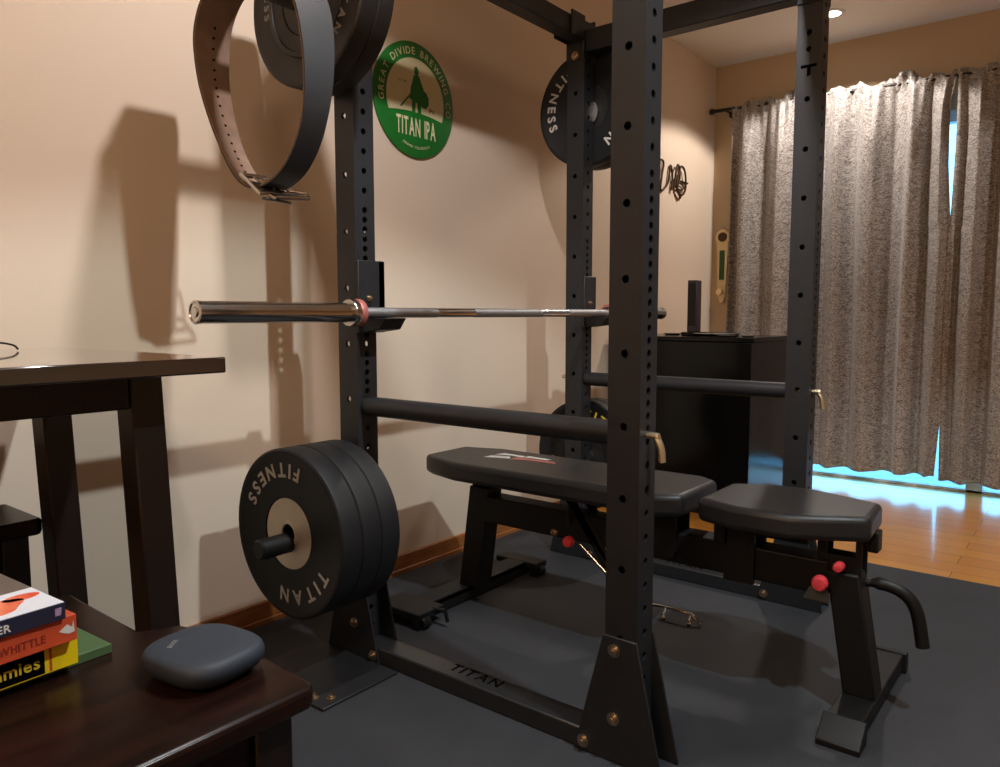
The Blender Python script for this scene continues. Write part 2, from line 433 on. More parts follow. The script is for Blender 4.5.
# weight storage pegs
PEGY = WY / 2
def peg(x0, sgn, z, length, cap=True):
    b = NB(); a = (sgn, 0, 0)
    lathe(b, [(0, 0), (.055, 0), (.055, .008), (.0245, .0085), (.0245, length - .055), (0, length - .055)], (x0, PEGY, z), a, 24, 0)
    o = rp('weight_peg', b, M['chrome'], 0)
    b = NB()
    lathe(b, [(.0245, length - .055), (.0265, length - .094), (.0265, length - .006), (.022, length), (0, length)], (x0, PEGY, z), a, 24)
    c = rp('peg_grip', b, M['dark'], 0, o, 'black rubber end sleeve')
    return o
peg(0, -1, .3810, .305); peg(0, -1, 1.763, .345); peg(LX + WX, 1, .3810, .305); peg(LX + WX, 1, 1.763, .305)

# ------------------------------------------------------------------ j-cups (hooked over the uprights)
def jcup(x0, label, far):
    t = thing('barbell_hook', label, 'j-cup', (x0 + WX / 2, 0, .95), 0, None)
    P = lambda v: (v[0] - t.location.x, v[1], v[2] - .95)
    b = NB()
    s = -1 if far else 1
    xs = (x0 + WX + .001, x0 + WX + .024) if not far else (x0 + WX + .001, x0 + WX + .012)
    box(b, P((x0 - .002, -.012, .925)), P((xs[1], -.0012, 1.123)))
    box(b, P((xs[0], -.012, .93)), P((xs[1], .070, 1.123)))
    obj('hook_plate', b, M['steel'], t, .002)
    b = NB()
    prism(b, [(-.012, .925 - .95), (-.088, .934 - .95), (-.112, .9655 - .95), (-.012, .9655 - .95)], 'x', P((x0 + .004, 0, 0))[0], P((x0 + WX + .010, 0, 0))[0])
    obj('hook_arm', b, M['dark'], t, .003)
    b = NB(); hexbolt(b, P((x0 + .036, -.012, 1.02)), (0, -1, 0), .006)
    obj('bolt', b, M['zinc'], t)
    return t
jcup(0, 'black barbell hook on the rack upright beside the low plate stack', False)
jcup(LX, 'black barbell hook on the rack upright beside the round plate high on the far post', True)

# ------------------------------------------------------------------ barbell
bar = thing('barbell', 'long chrome barbell with red collars resting across the rack hooks', 'barbell', (.608, -.055, .98))
b = NB(); cyl(b, (-.66, 0, 0), (-.35, 0, 0), .0142, 20); cyl(b, (.35, 0, 0), (.66, 0, 0), .0142, 20); cyl(b, (-.35, 0, 0), (-.18, 0, 0), .0141, 20, 1); cyl(b, (.18, 0, 0), (.35, 0, 0), .0141, 20, 1); cyl(b, (-.18, 0, 0), (.18, 0, 0), .0142, 20)
obj('shaft', b, [M['knurl'], M['chrome']], bar)
for s in (-1, 1):
    b = NB(); lathe(b, [(0, .64), (.0255, .64), (.0255, 1.104), (.0265, 1.105), (.0265, 1.113), (.022, 1.1145), (.020, 1.112), (.012, 1.112), (.010, 1.115), (0, 1.115)], (0, 0, 0), (s, 0, 0), 32); obj('sleeve', b, M['chrome'], bar)
    b = NB(); lathe(b, [(.0255, .664), (.035, .664), (.036, .6665), (.036, .680), (.0345, .683), (.0255, .683)], (0, 0, 0), (s, 0, 0), 32); obj('collar', b, M['chrome'], bar)
    b = NB(); lathe(b, [(.016, .643), (.032, .643), (.036, .646), (.036, .660), (.034, .664), (.016, .664)], (0, 0, 0), (s, 0, 0), 32); o = obj('collar_ring', b, M['red'], bar); o['label'] = 'red collar ring'

# ------------------------------------------------------------------ pipe safeties with bent pins
def safety(x0, label):
    x = x0 + WX / 2
    t = thing('safety_pipe', label, 'safety bar', (x, -LY / 2 + WY / 2, .72))
    P = lambda y, z, dx=0: (dx, y - t.location.y, z - .72)
    b = NB(); lathe(b, [(.010, -.001), (.027, 0), (.027, LY - WY - .004), (.010, LY - WY - .003)], P(-.002, .72), (0, -1, 0), 24); obj('pipe', b, M['steel'], t)
    b = NB(); pts = spline([P(.112, .724), P(-.2, .72), P(-.7, .72), P(-LY - .008, .722), P(-LY - .021, .716), P(-LY - .031, .696), P(-LY - .034, .668)], 6)
    tube(b, pts, .0078, 12); o = obj('pin', b, M['brasspin'], t); o['label'] = 'bent zinc locking pin'
safety(0, 'black safety pipe between the two near uprights, above the bench')
safety(LX, 'black safety pipe between the two far uprights, in front of the black cabinet')

# ------------------------------------------------------------------ weight plates
def plate(name, label, group, x, sgn, y, z, w, R=.225, txt=None, hub=.094, rot=0., mrub='rubber', tmat=('letter', 'letter'), tsize=.052, ring=False, hubmat='hub'):
    """disc standing on edge, axis along X; sgn: -1 lettered face towards -X"""
    t = thing(name, label, 'weight plate', (x, y, z), 0, group)
    b = NB()
    prof = [(.0262, 0), (hub, 0), (hub + .003, .004), (hub + .006, .0045), (R - .022, .0045), (R - .018, .007), (R - .006, .0075), (R, .002), (R, -.002)]
    face = [(r, q) for r, q in prof]          # q>0 means further out
    P = [(.0262, -.003)] + [(r, -.003 + q) for r, q in face[1:-2]] + [(R - .001, .001), (R, -.004)]
    P += [(R, -w + .004), (R - .001, -w - .001)] + [(r, -w + .003 - q) for r, q in face[1:-2][::-1]] + [(.0262, -w + .003)]
    lathe(b, P, (0, 0, 0), (sgn, 0, 0), 72, close=True)
    if ring:
        lathe(b, [(R * .60, .001), (R * .61, .006), (R * .66, .006), (R * .67, .001)], (0, 0, 0), (sgn, 0, 0), 64)
    obj('rubber_disc', b, M[mrub], t)
    b = NB(); lathe(b, [(.0262, -.004), (.0262, .0005), (.034, .0015), (.036, -.001), (hub, -.0015), (hub, -.004)], (0, 0, 0), (sgn, 0, 0), 48, close=True)
    o = obj('hub', b, M[hubmat], t)
    if hubmat == 'hub': o['label'] = 'pale satin steel hub disc'
    if txt:
        F = frame((sgn * .0016, 0, 0), (0, sgn, 0), (0, 0, 1))
        b = NB()
        text_arc(b, 'TITAN', F, R * .665, PI / 2 + rot, tsize, False, .028, .26, 0)
        text_arc(b, 'FITNESS', F, R * .665, -PI / 2 + rot, tsize, True, .028, .20, 1)
        for v in b.verts:
            v.co.x = sgn * (.0022 if abs(v.co.x) > .0016 else .0012)
        obj('lettering', b, [M[tmat[0]], M[tmat[1]]], t)
    return t
lowg = 'bumper plates on the low near peg'
zc = .4036
W3 = .0555
plate('weight_plate', 'black bumper plate with white ring lettering at the front of the low stack', None, -.213, -1, PEGY, zc, W3, .225, True, rot=math.radians(205))
plate('weight_plate', 'middle black bumper plate of the low three-plate stack on the near upright', None, -.213 + W3 + .0095, -1, PEGY, zc, W3, .225, None)
plate('weight_plate', 'black bumper plate nearest the upright in the low three-plate stack', None, -.213 + 2 * (W3 + .0095), -1, PEGY, zc, W3, .225, None)
zu = 1.763 + .0215
plate('weight_plate', 'dark plate with faint grey lettering hanging high behind the lifting belt', None, -.118, -1, PEGY, zu, .044, .225, True, rot=math.radians(250), mrub='iron', tmat=('letter_grey', 'letter_grey'), tsize=.034, ring=True, hubmat='iron')
plate('weight_plate', 'dark plate hanging high against the upright, behind the grey-lettered one', None, -.118 + .0535, -1, PEGY, zu, .044, .225, None, mrub='iron', hubmat='iron')
xf = LX + WX + .012
plate('weight_plate', 'black lettered plate hanging high on the far post beside the top tube', None, xf, -1, PEGY, zu, .05, .225, True, rot=math.radians(250), tsize=.052, hubmat='iron')
plate('weight_plate', 'plain black plate high on the far post, behind the lettered one', None, xf + .0595, -1, PEGY, zu, .05, .225, None, hubmat='iron')
plate('weight_plate', 'black plate with yellow lettering low on the far post behind the bench', None, xf, -1, PEGY, zc, .05, .225, True, rot=math.radians(-38), tsize=.052, tmat=('letter_yel', 'letter'), hubmat='iron')
plate('weight_plate', 'plain black plate low on the far post, behind the yellow-lettered one', None, xf + .0595, -1, PEGY, zc, .05, .225, None, hubmat='iron')

# ------------------------------------------------------------------ lifting belt hung on the upper peg
belt = thing('lifting_belt', 'brown and black leather lifting belt hanging in a loop from the high peg', 'belt', (-.28, .03, 1.80))
loop = [(.04, 1.7985), (.085, 1.79), (.165, 1.755), (.215, 1.69), (.222, 1.60), (.205, 1.52), (.165, 1.43), (.115, 1.355), (.06, 1.303), (.0, 1.281), (-.065, 1.288), (-.13, 1.318), (-.185, 1.38), (-.213, 1.46), (-.218, 1.56), (-.195, 1.66), (-.135, 1.75), (-.045, 1.79)]
LP = spline([(0, y, z) for y, z in loop], 7, True)
n = len(LP)
def beltmesh(off0, off1, x0, x1):
    b = NB(); rings = []
    for i, p in enumerate(LP):
        tg = (LP[(i + 1) % n] - LP[i - 1]).normalized(); nn = Vector((0, tg.z, -tg.y))     # inward / outward normal in the loop plane
        cen = Vector((0, .02, 1.55)); 
        if nn.dot(p - cen) < 0: nn = -nn
        tw = .010 * math.sin(2 * PI * i / n)
        kk = 1 - .34 * max(0, min(1, (1.66 - p.z) / .25)); xa, xb = -.28 + (x0 + .28) * kk, -.28 + (x1 + .28) * kk
        q = [b.verts.new(Vector((x, p.y, p.z)) + nn * o + Vector((tw, 0, 0))) for x, o in ((xa, off0), (xb, off0), (xb, off1), (xa, off1))]
        rings.append(q)
    for i in range(n):
        A, B = rings[i], rings[(i + 1) % n]
        for k in range(4): b.faces.new((A[k], A[(k + 1) % 4], B[(k + 1) % 4], B[k]))
    bmesh.ops.translate(b, verts=b.verts, vec=-Vector(belt.location))
    return b
obj('outer_strap', beltmesh(.004, .008, -.33, -.23), M['leather'], belt)['label'] = 'black leather outer face'
obj('inner_strap', beltmesh(0, .0038, -.329, -.231), M['suede'], belt)['label'] = 'brown suede lining'
# stitching line of punched holes on the inner face (left strap)
b = NB()
for i in range(int(n * .16), int(n * .44), 2):
    p = LP[i]; tg = (LP[(i + 1) % n] - LP[i - 1]).normalized(); nn = Vector((0, tg.z, -tg.y))
    if nn.dot(p - Vector((0, .02, 1.55))) > 0: nn = -nn
    for xx in (-.278,):
        lathe(b, [(0, .0006), (.0035, .0006), (.0035, -.001)], Vector((xx + .010 * math.sin(2 * PI * i / n), p.y, p.z)) - Vector(belt.location), nn, 10)
obj('punched_hole', b, M['letter_black'], belt)
# buckle at the bottom: two-prong roller frame tipped towards the room
def W(*q): return Vector(q) - Vector(belt.location)
b = NB()
tube(b, [W(-.330, .022, 1.306), W(-.238, .022, 1.310), W(-.222, -.040, 1.268), W(-.325, -.045, 1.258)], .006, 10, closed=True)
tube(b, [W(-.322, -.012, 1.272), W(-.232, -.020, 1.276), W(-.205, -.060, 1.268), W(-.200, -.064, 1.258), W(-.295, -.062, 1.250)], .0055, 10, closed=True)
tube(b, [W(-.318, -.040, 1.247), W(-.245, -.052, 1.243)], .004, 8)
obj('buckle', b, M['chrome'], belt)['label'] = 'bright metal roller buckle'
for xx in (-.300, -.258):
    b = NB(); tube(b, spline([W(xx, .022, 1.308), W(xx + .004, -.01, 1.288), W(xx + .012, -.046, 1.270)], 5), .003, 8); obj('prong', b, M['chrome'], belt)
b = NB(); prism(b, [(-.050, 1.262), (.03, 1.292), (.03, 1.297), (-.050, 1.267)], 'x', -.318, -.262); bmesh.ops.translate(b, verts=b.verts, vec=-Vector(belt.location)); obj('strap_end', b, M['leather'], belt, .001)

# ------------------------------------------------------------------ adjustable bench
bench = thing('weight_bench', 'black adjustable weight bench with padded seat and backrest inside the rack', 'bench', (.565, -.5, 0))
BL = Vector(bench.location)
def bp(name, bm, m, bevel=0, label=None, seg=2, parent=None):
    bmesh.ops.translate(bm, verts=bm.verts, vec=-BL)
    o = obj(name, bm, m, parent or bench, bevel, None, seg)
    if label: o['label'] = label
    return o
def pad(pts, z0, z1, name):
    b = NB(); prism(b, pts, 'z', z0, z1); o = bp(name, b, M['vinyl'], .016, None, 4)
    return o
bx = .563
back = pad([(bx - .10, .192), (bx + .105, .192), (bx + .155, .045), (bx + .155, -.70), (bx + .115, -.762), (bx - .115, -.762), (bx - .158, -.70), (bx - .158, .02), (bx - .125, .145)], .438, .500, 'backrest')
seat = pad([(bx - .115, -.800), (bx + .115, -.800), (bx + .172, -.90), (bx + .185, -1.00), (bx + .118, -1.195), (bx - .055, -1.205), (bx - .148, -1.045), (bx - .150, -.91)], .438, .500, 'seat')
# logo on the backrest: white wings and a red stripe
b = NB()
def flat(pts, z, mi, bm): 
    v = prism(bm, pts, 'z', z, z + .0006, mi)
lx, ly = .60, -.09
flat([(lx - .06, ly + .085), (lx - .02, ly + .085), (lx + .0, ly + .02), (lx - .03, ly + .0), (lx - .04, ly + .04)], .5002, 0, b)
flat([(lx + .0, ly + .085), (lx + .04, ly + .075), (lx + .035, ly - .02), (lx + .012, ly - .02), (lx + .018, ly + .03)], .5002, 0, b)
flat([(lx + .02, ly - .025), (lx + .045, ly - .025), (lx + .04, ly - .12), (lx + .022, ly - .11)], .5002, 0, b)
flat([(lx - .04, ly - .005), (lx + .010, ly - .005), (lx + .014, ly - .15), (lx - .01, ly - .17), (lx - .018, ly - .06)], .5002, 1, b)
bp('logo', b, [M['letter'], M['red']], 0, 'white and red winged emblem', parent=back)
# steel under the pads
b = NB(); box(b, (bx - .05, -.72, .418), (bx + .05, .10, .4385)); bp('backrest_frame', b, M['bsteel'], .003)
b = NB(); box(b, (bx - .045, -1.06, .405), (bx + .045, -.82, .4385)); box(b, (bx - .05, -.86, .37), (bx + .05, -.82, .42)); bp('seat_frame', b, M['bsteel'], .003)
# main beam, a rectangular spine
b = NB(); box(b, (bx - .038, -1.11, .285), (bx + .038, .02, .372)); bp('main_beam', b, M['bsteel'], .005)
# front post
def post(y_top, y_bot, z_top, z_bot, name, w=.0765, d=.085):
    b = NB(); dy = (y_top - y_bot)
    v = box(b, (bx - w / 2, y_bot - d / 2, z_bot), (bx + w / 2, y_bot + d / 2, z_top))
    for q in v:
        if q.co.z > (z_top + z_bot) / 2: q.co.y += dy
    return bp(name, b, M['bsteel'], .005)
post(.005, .055, .400, .045, 'front_post', .0765, .082)
post(-1.142, -1.19, .350, .05, 'rear_post', .0765, .075)
# post heads
b = NB(); box(b, (bx - .02, -.015, .395), (bx + .02, .05, .43)); bp('hinge_post', b, M['bsteel'], .003)
for xx in (bx - .030, bx + .024):
    b = NB(); prism(b, [(-1.08, .350), (-1.183, .340), (-1.183, .44), (-1.168, .44), (-1.168, .388), (-1.103, .388), (-1.103, .44), (-1.08, .44)], 'x', xx, xx + .006); bp('seat_bracket', b, M['bsteel'], .001)
b = NB(); box(b, (bx + .055, -1.200, .385), (bx + .10, -1.175, .4385)); bp('seat_stop', b, M['dark'], .004)
# front foot: wide flat plate with end caps
b = NB(); box(b, (.255, .045, .032), (.875, .125, .052)); box(b, (.255, .045, .005), (.875, .052, .05)); box(b, (.255, .118, .005), (.875, .125, .05)); bp('front_foot', b, M['bsteel'], .003)
for x in (.255, .875):
    b = NB(); s = -1 if x < .5 else 1
    box(b, (x - (.03 if s < 0 else .035), -.005, .03), (x + (.085 if s < 0 else .035), .185, .0535)); box(b, (x - .03, -.002, .0), (x - .022, .03, .04)); box(b, (x + .022, -.002, .0), (x + .03, .03, .04)); box(b, (x - .03, .14, .0), (x + .03, .165, .04))
    f = bp('foot_cap', b, M['dark'], .004)
    b = NB(); lathe(b, [(0, -.016), (.018, -.016), (.021, -.012), (.021, .012), (.018, .016), (0, .016)], (x, .005, .0215), (1, 0, 0), 24); bp('transport_wheel', b, M['dark'], 0)
b = NB(); cyl(b, (.30, .01, .048), (.30, -.045, .055), .007, 12); cyl(b, (.30, -.045, .055), (.305, -.05, .02), .006, 12); bp('foot_pin', b, M['bsteel'])
# rear foot
b = NB(); box(b, (.40, -1.228, .012), (.86, -1.150, .052)); bp('rear_foot', b, M['bsteel'], .003)
for xa, xb in ((.345, .415), (.845, .875)):
    b = NB(); prism(b, [(xa, 0), (xb, 0), (xb, .050), (xb - .012, .056), (xa + .012, .02), (xa, .014)] if xa < .5 else [(xa, 0), (xb, 0), (xb, .03), (xb - .008, .055), (xa, .056)], 'y', -1.236, -1.142); bp('foot_cap', b, M['dark'], .002)
# plate welded on the rear foot
# adjustment ladder under the backrest
for xx in (bx - .044, bx + .038):
    b = NB(); prism(b, [(-.33, .43), (-.37, .43), (-.50, .18), (-.52, .17), (-.53, .20), (-.45, .34)], 'x', xx, xx + .006)
    bp('ladder_plate', b, M['bsteel'], .001)
b = NB(); cyl(b, (bx - .046, -.36, .335), (bx - .046, -.36, .40), .0055, 10); bp('ladder_rod', b, M['bsteel'])
b = NB(); cyl(b, (bx - .052, -.405, .285), (bx - .052, -.51, .205), .006, 12); bp('ladder_rod', b, M['chrome'], 0, 'bright chrome support rod')
for xx in (bx - .046, bx + .038):
    b = NB(); prism(b, [(-.60, .43), (-.71, .43), (-.71, .30), (-.58, .30)], 'x', xx, xx + .008); bp('seat_hinge', b, M['bsteel'], .001)
    b = NB(); box(b, (xx - .004, -.93, .275), (xx + .008, -.85, .43)); bp('side_plate', b, M['bsteel'], .001)
# pull-pin knobs
def knob(y, z, r=.017, x=.0):
    b = NB(); X = bx - .038 + x
    cyl(b, (X, y, z), (X - .02, y, z), .007, 12, 1)
    lathe(b, [(.006, .016), (.012, .018), (r, .026), (r, .038), (r * .8, .046), (0, .049)], (X, y, z), (-1, 0, 0), 20, 0)
    bp('pull_knob', b, [M['knob'], M['chrome']], 0, 'coral red pull knob')
knob(-.375, .292); knob(-1.100, .325, .019); knob(-1.140, .372, .012, .004)
b = NB(); prism(b, [(-1.055, .272), (-1.122, .272), (-1.112, .305), (-1.07, .305)], 'x', bx - .052, bx - .044); bp('side_lug', b, M['lug'], .002, 'bare grey metal lug')
for y, z in ((-.30, .298),):
    b = NB(); hexbolt(b, (bx - .038, y, z), (-1, 0, 0), .009); bp('bolt', b, M['zinc'])
# curved grab handle
b = NB(); hp = spline([(bx + .02, -1.165, .318), (bx + .025, -1.225, .322), (bx + .03, -1.270, .305), (bx + .034, -1.295, .265), (bx + .036, -1.310, .185)], 8)
tube(b, hp, [.011] * 6 + [.0155] * (len(hp) - 6), 16); bp('grab_handle', b, M['dark'], 0, 'curved black rubber-gripped handle')

# ------------------------------------------------------------------ chrome bracket lying on the mat under the bench
b = NB()
tube(b, spline([(.80, -.44, .012), (.805, -.50, .03), (.80, -.58, .036), (.80, -.635, .032), (.80, -.662, .012), (.80, -.664, .0055)], 6), .0055, 10)
tube(b, [(.80, -.44, .012), (.80, -.43, .0055)], .0055, 10)
lathe(b, [(0, -.008), (.007, -.006), (.009, 0), (.007, .006), (0, .008)], (.78, -.55, .009), (0, 0, 1), 12); lathe(b, [(0, -.008), (.007, -.006), (.009, 0), (.007, .006), (0, .008)], (.785, -.635, .009), (0, 0, 1), 12)
cyl(b, (.80, -.55, .033), (.78, -.55, .009), .004, 8); cyl(b, (.80, -.635, .032), (.785, -.635, .009), .004, 8)
tag(obj('cable_handle', b, M['chrome']), 'small bent chrome handle lying on the mat behind the near upright', 'handle')

# ------------------------------------------------------------------ round brewery sign on the left wall
sc = (.688, YW - .006, 1.765)
sign = thing('wall_sign', 'round green and cream brewery sign with a striding figure on the wall', 'sign', sc)
F = frame((0, 0, 0), (1, 0, 0), (0, 0, 1))        # viewer looks +Y, right is +X
SR = .208
b = NB(); lathe(b, [(0, -.0055), (SR, -.0055), (SR, .002), (SR - .004, .004), (0, .004)], (0, 0, 0), (0, -1, 0), 72); obj('sign_disc', b, M['green'], sign)
def disc_poly(r, cut):
    pts = []; a0 = math.asin(cut / r)
    for i in range(41):
        a = a0 + (PI - 2 * a0) * i / 40; pts.append((r * math.cos(a), r * math.sin(a)))
    # gently bowed horizon
    for i in range(1, 12):
        t = -1 + 2 * i / 12; pts.append((t * r * math.cos(a0), cut + .012 * (1 - t * t)))
    return pts
b = NB(); prism(b, disc_poly(SR * .72, -.055), 'y', -.0055, -.004); obj('sign_face', b, M['cream'], sign)['label'] = 'cream face of the sign'
b = NB()
_fy = [-.0060]
def fig(pts):
    prism(b, pts, 'y', _fy[0], -.0054); _fy[0] -= .0002
fig([(-.008, .118), (.006, .122), (.014, .108), (.013, .094), (.004, .088), (-.008, .094)])                               # head
fig([(-.010, .09), (.016, .09), (.040, .045), (.052, .01), (.044, -.012), (.020, -.015), (-.022, -.002), (-.036, .0), (-.026, .045)])   # cloak and torso
fig([(.024, .035), (.05, .04), (.066, .02), (.066, -.005), (.05, -.022), (.03, -.02)])                                   # round shield
fig([(-.022, -.002), (-.004, -.006), (-.006, -.06), (-.022, -.06)])                                                       # leg
fig([(.006, -.006), (.026, -.012), (.024, -.062), (.008, -.062)])                                                         # leg
fig([(-.030, .02), (-.026, .016), (-.078, -.036), (-.084, -.034)])                                                        # staff
obj('sign_figure', b, M['green'], sign)['label'] = 'green striding figure with shield and staff'
b = NB(); FT = frame((0, -.0056, 0), (1, 0, 0), (0, 0, 1))
text_arc(b, 'GREAT DIVIDE BREWING CO', FT, SR * .785, PI / 2, .036, False, .014, .17)
text_line(b, 'TITAN IPA', FT @ Matrix.Translation((.0, -.130, 0)), .092, .016, .05, .42)
text_arc(b, 'DENVER COLORADO', FT, SR * .80, -PI / 2, .014, True, .0, .1)
obj('sign_lettering', b, M['cream'], sign)
b = NB(); text_line(b, 'EST. 1994', FT @ Matrix.Translation((-.068, .052, 0)) @ Matrix.Rotation(.05, 4, 'Z'), .014, 0, .06, .8); text_line(b, 'IPA', FT @ Matrix.Translation((.085, -.032, 0)), .022, .01, .05)
obj('sign_small_lettering', b, M['wire'], sign)

# ------------------------------------------------------------------ wire wall art
b = NB(); y = YW - .012
wx = lambda px, pz: (2.66 + (px - 660) / 28 * .385, y, 1.86 - (pz - 165) / 37 * .20)
A1 = [wx(p, q) for p, q in ((654, 168), (663, 166), (662, 182), (661, 196), (664, 195), (668, 186), (670, 168), (672, 180), (671, 194))]
A2 = [(x, y - .008, z) for x, yy, z in (wx(p, q) for p, q in ((672, 194), (675, 168), (677, 167), (678, 178), (676, 190), (680, 197), (684, 188), (683, 170), (679, 166), (676, 178), (675, 190), (679, 200)))]
A3 = [(x, y + .006, z) for x, yy, z in (wx(p, q) for p, q in ((673, 182), (680, 181), (688, 181)))]
for a in (A1, A2, A3): tube(b, spline(a, 8), .0065, 8)
A4 = [wx(p, q) for p, q in ((674, 188), (679, 184), (684, 187), (680, 191), (675, 189))]; tube(b, spline(A4, 6), .005, 8)
cyl(b, (wx(672, 185)[0], y, wx(672, 185)[2]), (wx(672, 185)[0], YW, wx(672, 185)[2]), .004, 8)
tag(obj('wire_wall_art', b, M['wire']), 'small looping bronze wire artwork on the wall near the corner', 'wall art')

# ------------------------------------------------------------------ black cabinet with its odds and ends
CX0, CX1, CY0, CY1, CZ = 2.1, 2.60, -.335, .428, .866
cab = thing('cabinet', 'glossy black cabinet against the left wall near the curtains', 'cabinet', ((CX0 + CX1) / 2, (CY0 + CY1) / 2, ZFL))
CP = lambda x, y, z: (x - cab.location.x, y - cab.location.y, z - ZFL)
b = NB(); box(b, CP(CX0 + .012, CY0 + .006, .06), CP(CX1, CY1, CZ - .022)); box(b, CP(CX0 + .03, CY0 + .03, ZFL), CP(CX1 - .02, CY1 - .02, .06)); obj('carcass', b, M['gloss'], cab, .003)
b = NB(); box(b, CP(CX0, CY0 - .004, CZ - .022), CP(CX1 + .005, CY1, CZ)); obj('top', b, M['gloss'], cab, .003)
b = NB(); box(b, CP(CX0 - .004, CY0 + .004, .07), CP(CX0 + .0118, CY1 - .004, CZ - .024)); obj('front_panel', b, M['gloss'], cab, .002)
# upright dark box
t = thing('speaker_tower', 'slim dark upright box standing on the cabinet top', 'speaker', (2.36, .075, CZ))
b = NB(); box(b, (-.03, -.026, .018), (.03, .026, .285)); obj('body', b, M['boxdark'], t, .004)
b = NB(); box(b, (-.06, -.045, 0), (.06, .045, .018)); obj('base', b, M['gloss'], t, .004)
b = NB(); box(b, (-.031, -.020, .05), (-.0295, .020, .27)); obj('grille', b, M['dark'], t, 0)
# silver tray and small dishes
t = thing('tray', 'flat dark tray with a silver rim beside the upright box on the cabinet', 'tray', (2.34, -.06, CZ))
b = NB(); lathe(b, [(0, 0), (.10, 0), (.118, .012), (.114, .012), (.098, .004), (0, .004)], (0, 0, 0), (0, 0, 1), 40); obj('dish', b, M['gloss'], t)
b = NB(); lathe(b, [(.116, .0115), (.120, .012), (.120, .016), (.115, .016)], (0, 0, 0), (0, 0, 1), 40, close=True); obj('rim', b, M['clearp'], t)
for i, (x, y, r, h, lab) in enumerate(((2.20, -.17, .045, .009, 'low bright silver dish at the front edge of the cabinet top'), (2.22, -.265, .035, .008, 'small silver cup near the right end of the cabinet top'), (2.35, .19, .05, .010, 'shallow silver bowl left of the upright box on the cabinet'))):
    b = NB(); lathe(b, [(0, 0), (r * .7, 0), (r, h), (r - .003, h), (r * .66, .004), (0, .004)], (0, 0, 0), (0, 0, 1), 28)
    tag(obj('metal_dish', b, M['clearp'], None, 0, (x, y, CZ)), lab, 'dish', 'dishes on the cabinet')
# ring-topped brass piece on the far wall
t = thing('wall_ornament', 'slim pale brass wall ornament with ring top and green strip beside the curtain', 'ornament', (XF - .004, .372, 1.03))
b = NB(); lathe(b, [(.030, -.006), (.048, -.006), (.050, 0), (.048, .006), (.030, .006)], (-.012, 0, .445), (1, 0, 0), 32, close=True)
prism(b, [(-.040, .44), (.040, .44), (.028, .08), (.012, .02), (-.012, .02), (-.028, .08)], 'x', -.016, -.001); obj('body', b, M['gold'], t, .003)
b = NB(); lathe(b, [(0, .012), (.028, .010), (.030, 0)], (-.012, 0, .445), (-1, 0, 0), 28); obj('dial', b, M['wire'], t)
b = NB(); box(b, (-.019, -.017, .17), (-.0155, .017, .36)); obj('green_strip', b, M['gpanel'], t, .001)['label'] = 'dark green inset strip'
b = NB(); lathe(b, [(.012, 0), (.014, .02), (.022, .03), (.020, .042), (0, .046)], (-.016, 0, .09), (-1, 0, 0), 20); obj('knob', b, M['gold'], t)

# ------------------------------------------------------------------ curtains on a rod
rod = thing('curtain_rod', 'dark bronze curtain rod with a knob end near the room corner', 'curtain rod', (3.36, -.9, 2.235))
yl = lambda y: 2.262 + (y - .43) * .024 - 2.235
b = NB(); cyl(b, (0, .43 + .9, yl(.43)), (0, -2.6 + .9, yl(-2.6)), .011, 16); obj('pole', b, M['rod'], rod)
for y, s in ((.43, -1), (-2.6, -1)):
    b = NB(); lathe(b, [(0, -.018), (.016, -.012), (.020, 0), (.016, .012), (.011, .016), (.011, .03)], (0, y + .9, yl(y)), (0, s if y > 0 else 1, 0), 20); obj('finial', b, M['rod'], rod)
for y in (.33, -2.5):
    b = NB(); cyl(b, (0, y + .9, yl(y) - .012), (XF - 3.36 - .0, y + .9, yl(y) - .012), .007, 10); lathe(b, [(0, 0), (.025, 0), (.025, .004), (0, .005)], (XF - 3.36, y + .9, yl(y) - .012), (-1, 0, 0), 16); obj('wall_bracket', b, M['rod'], rod)

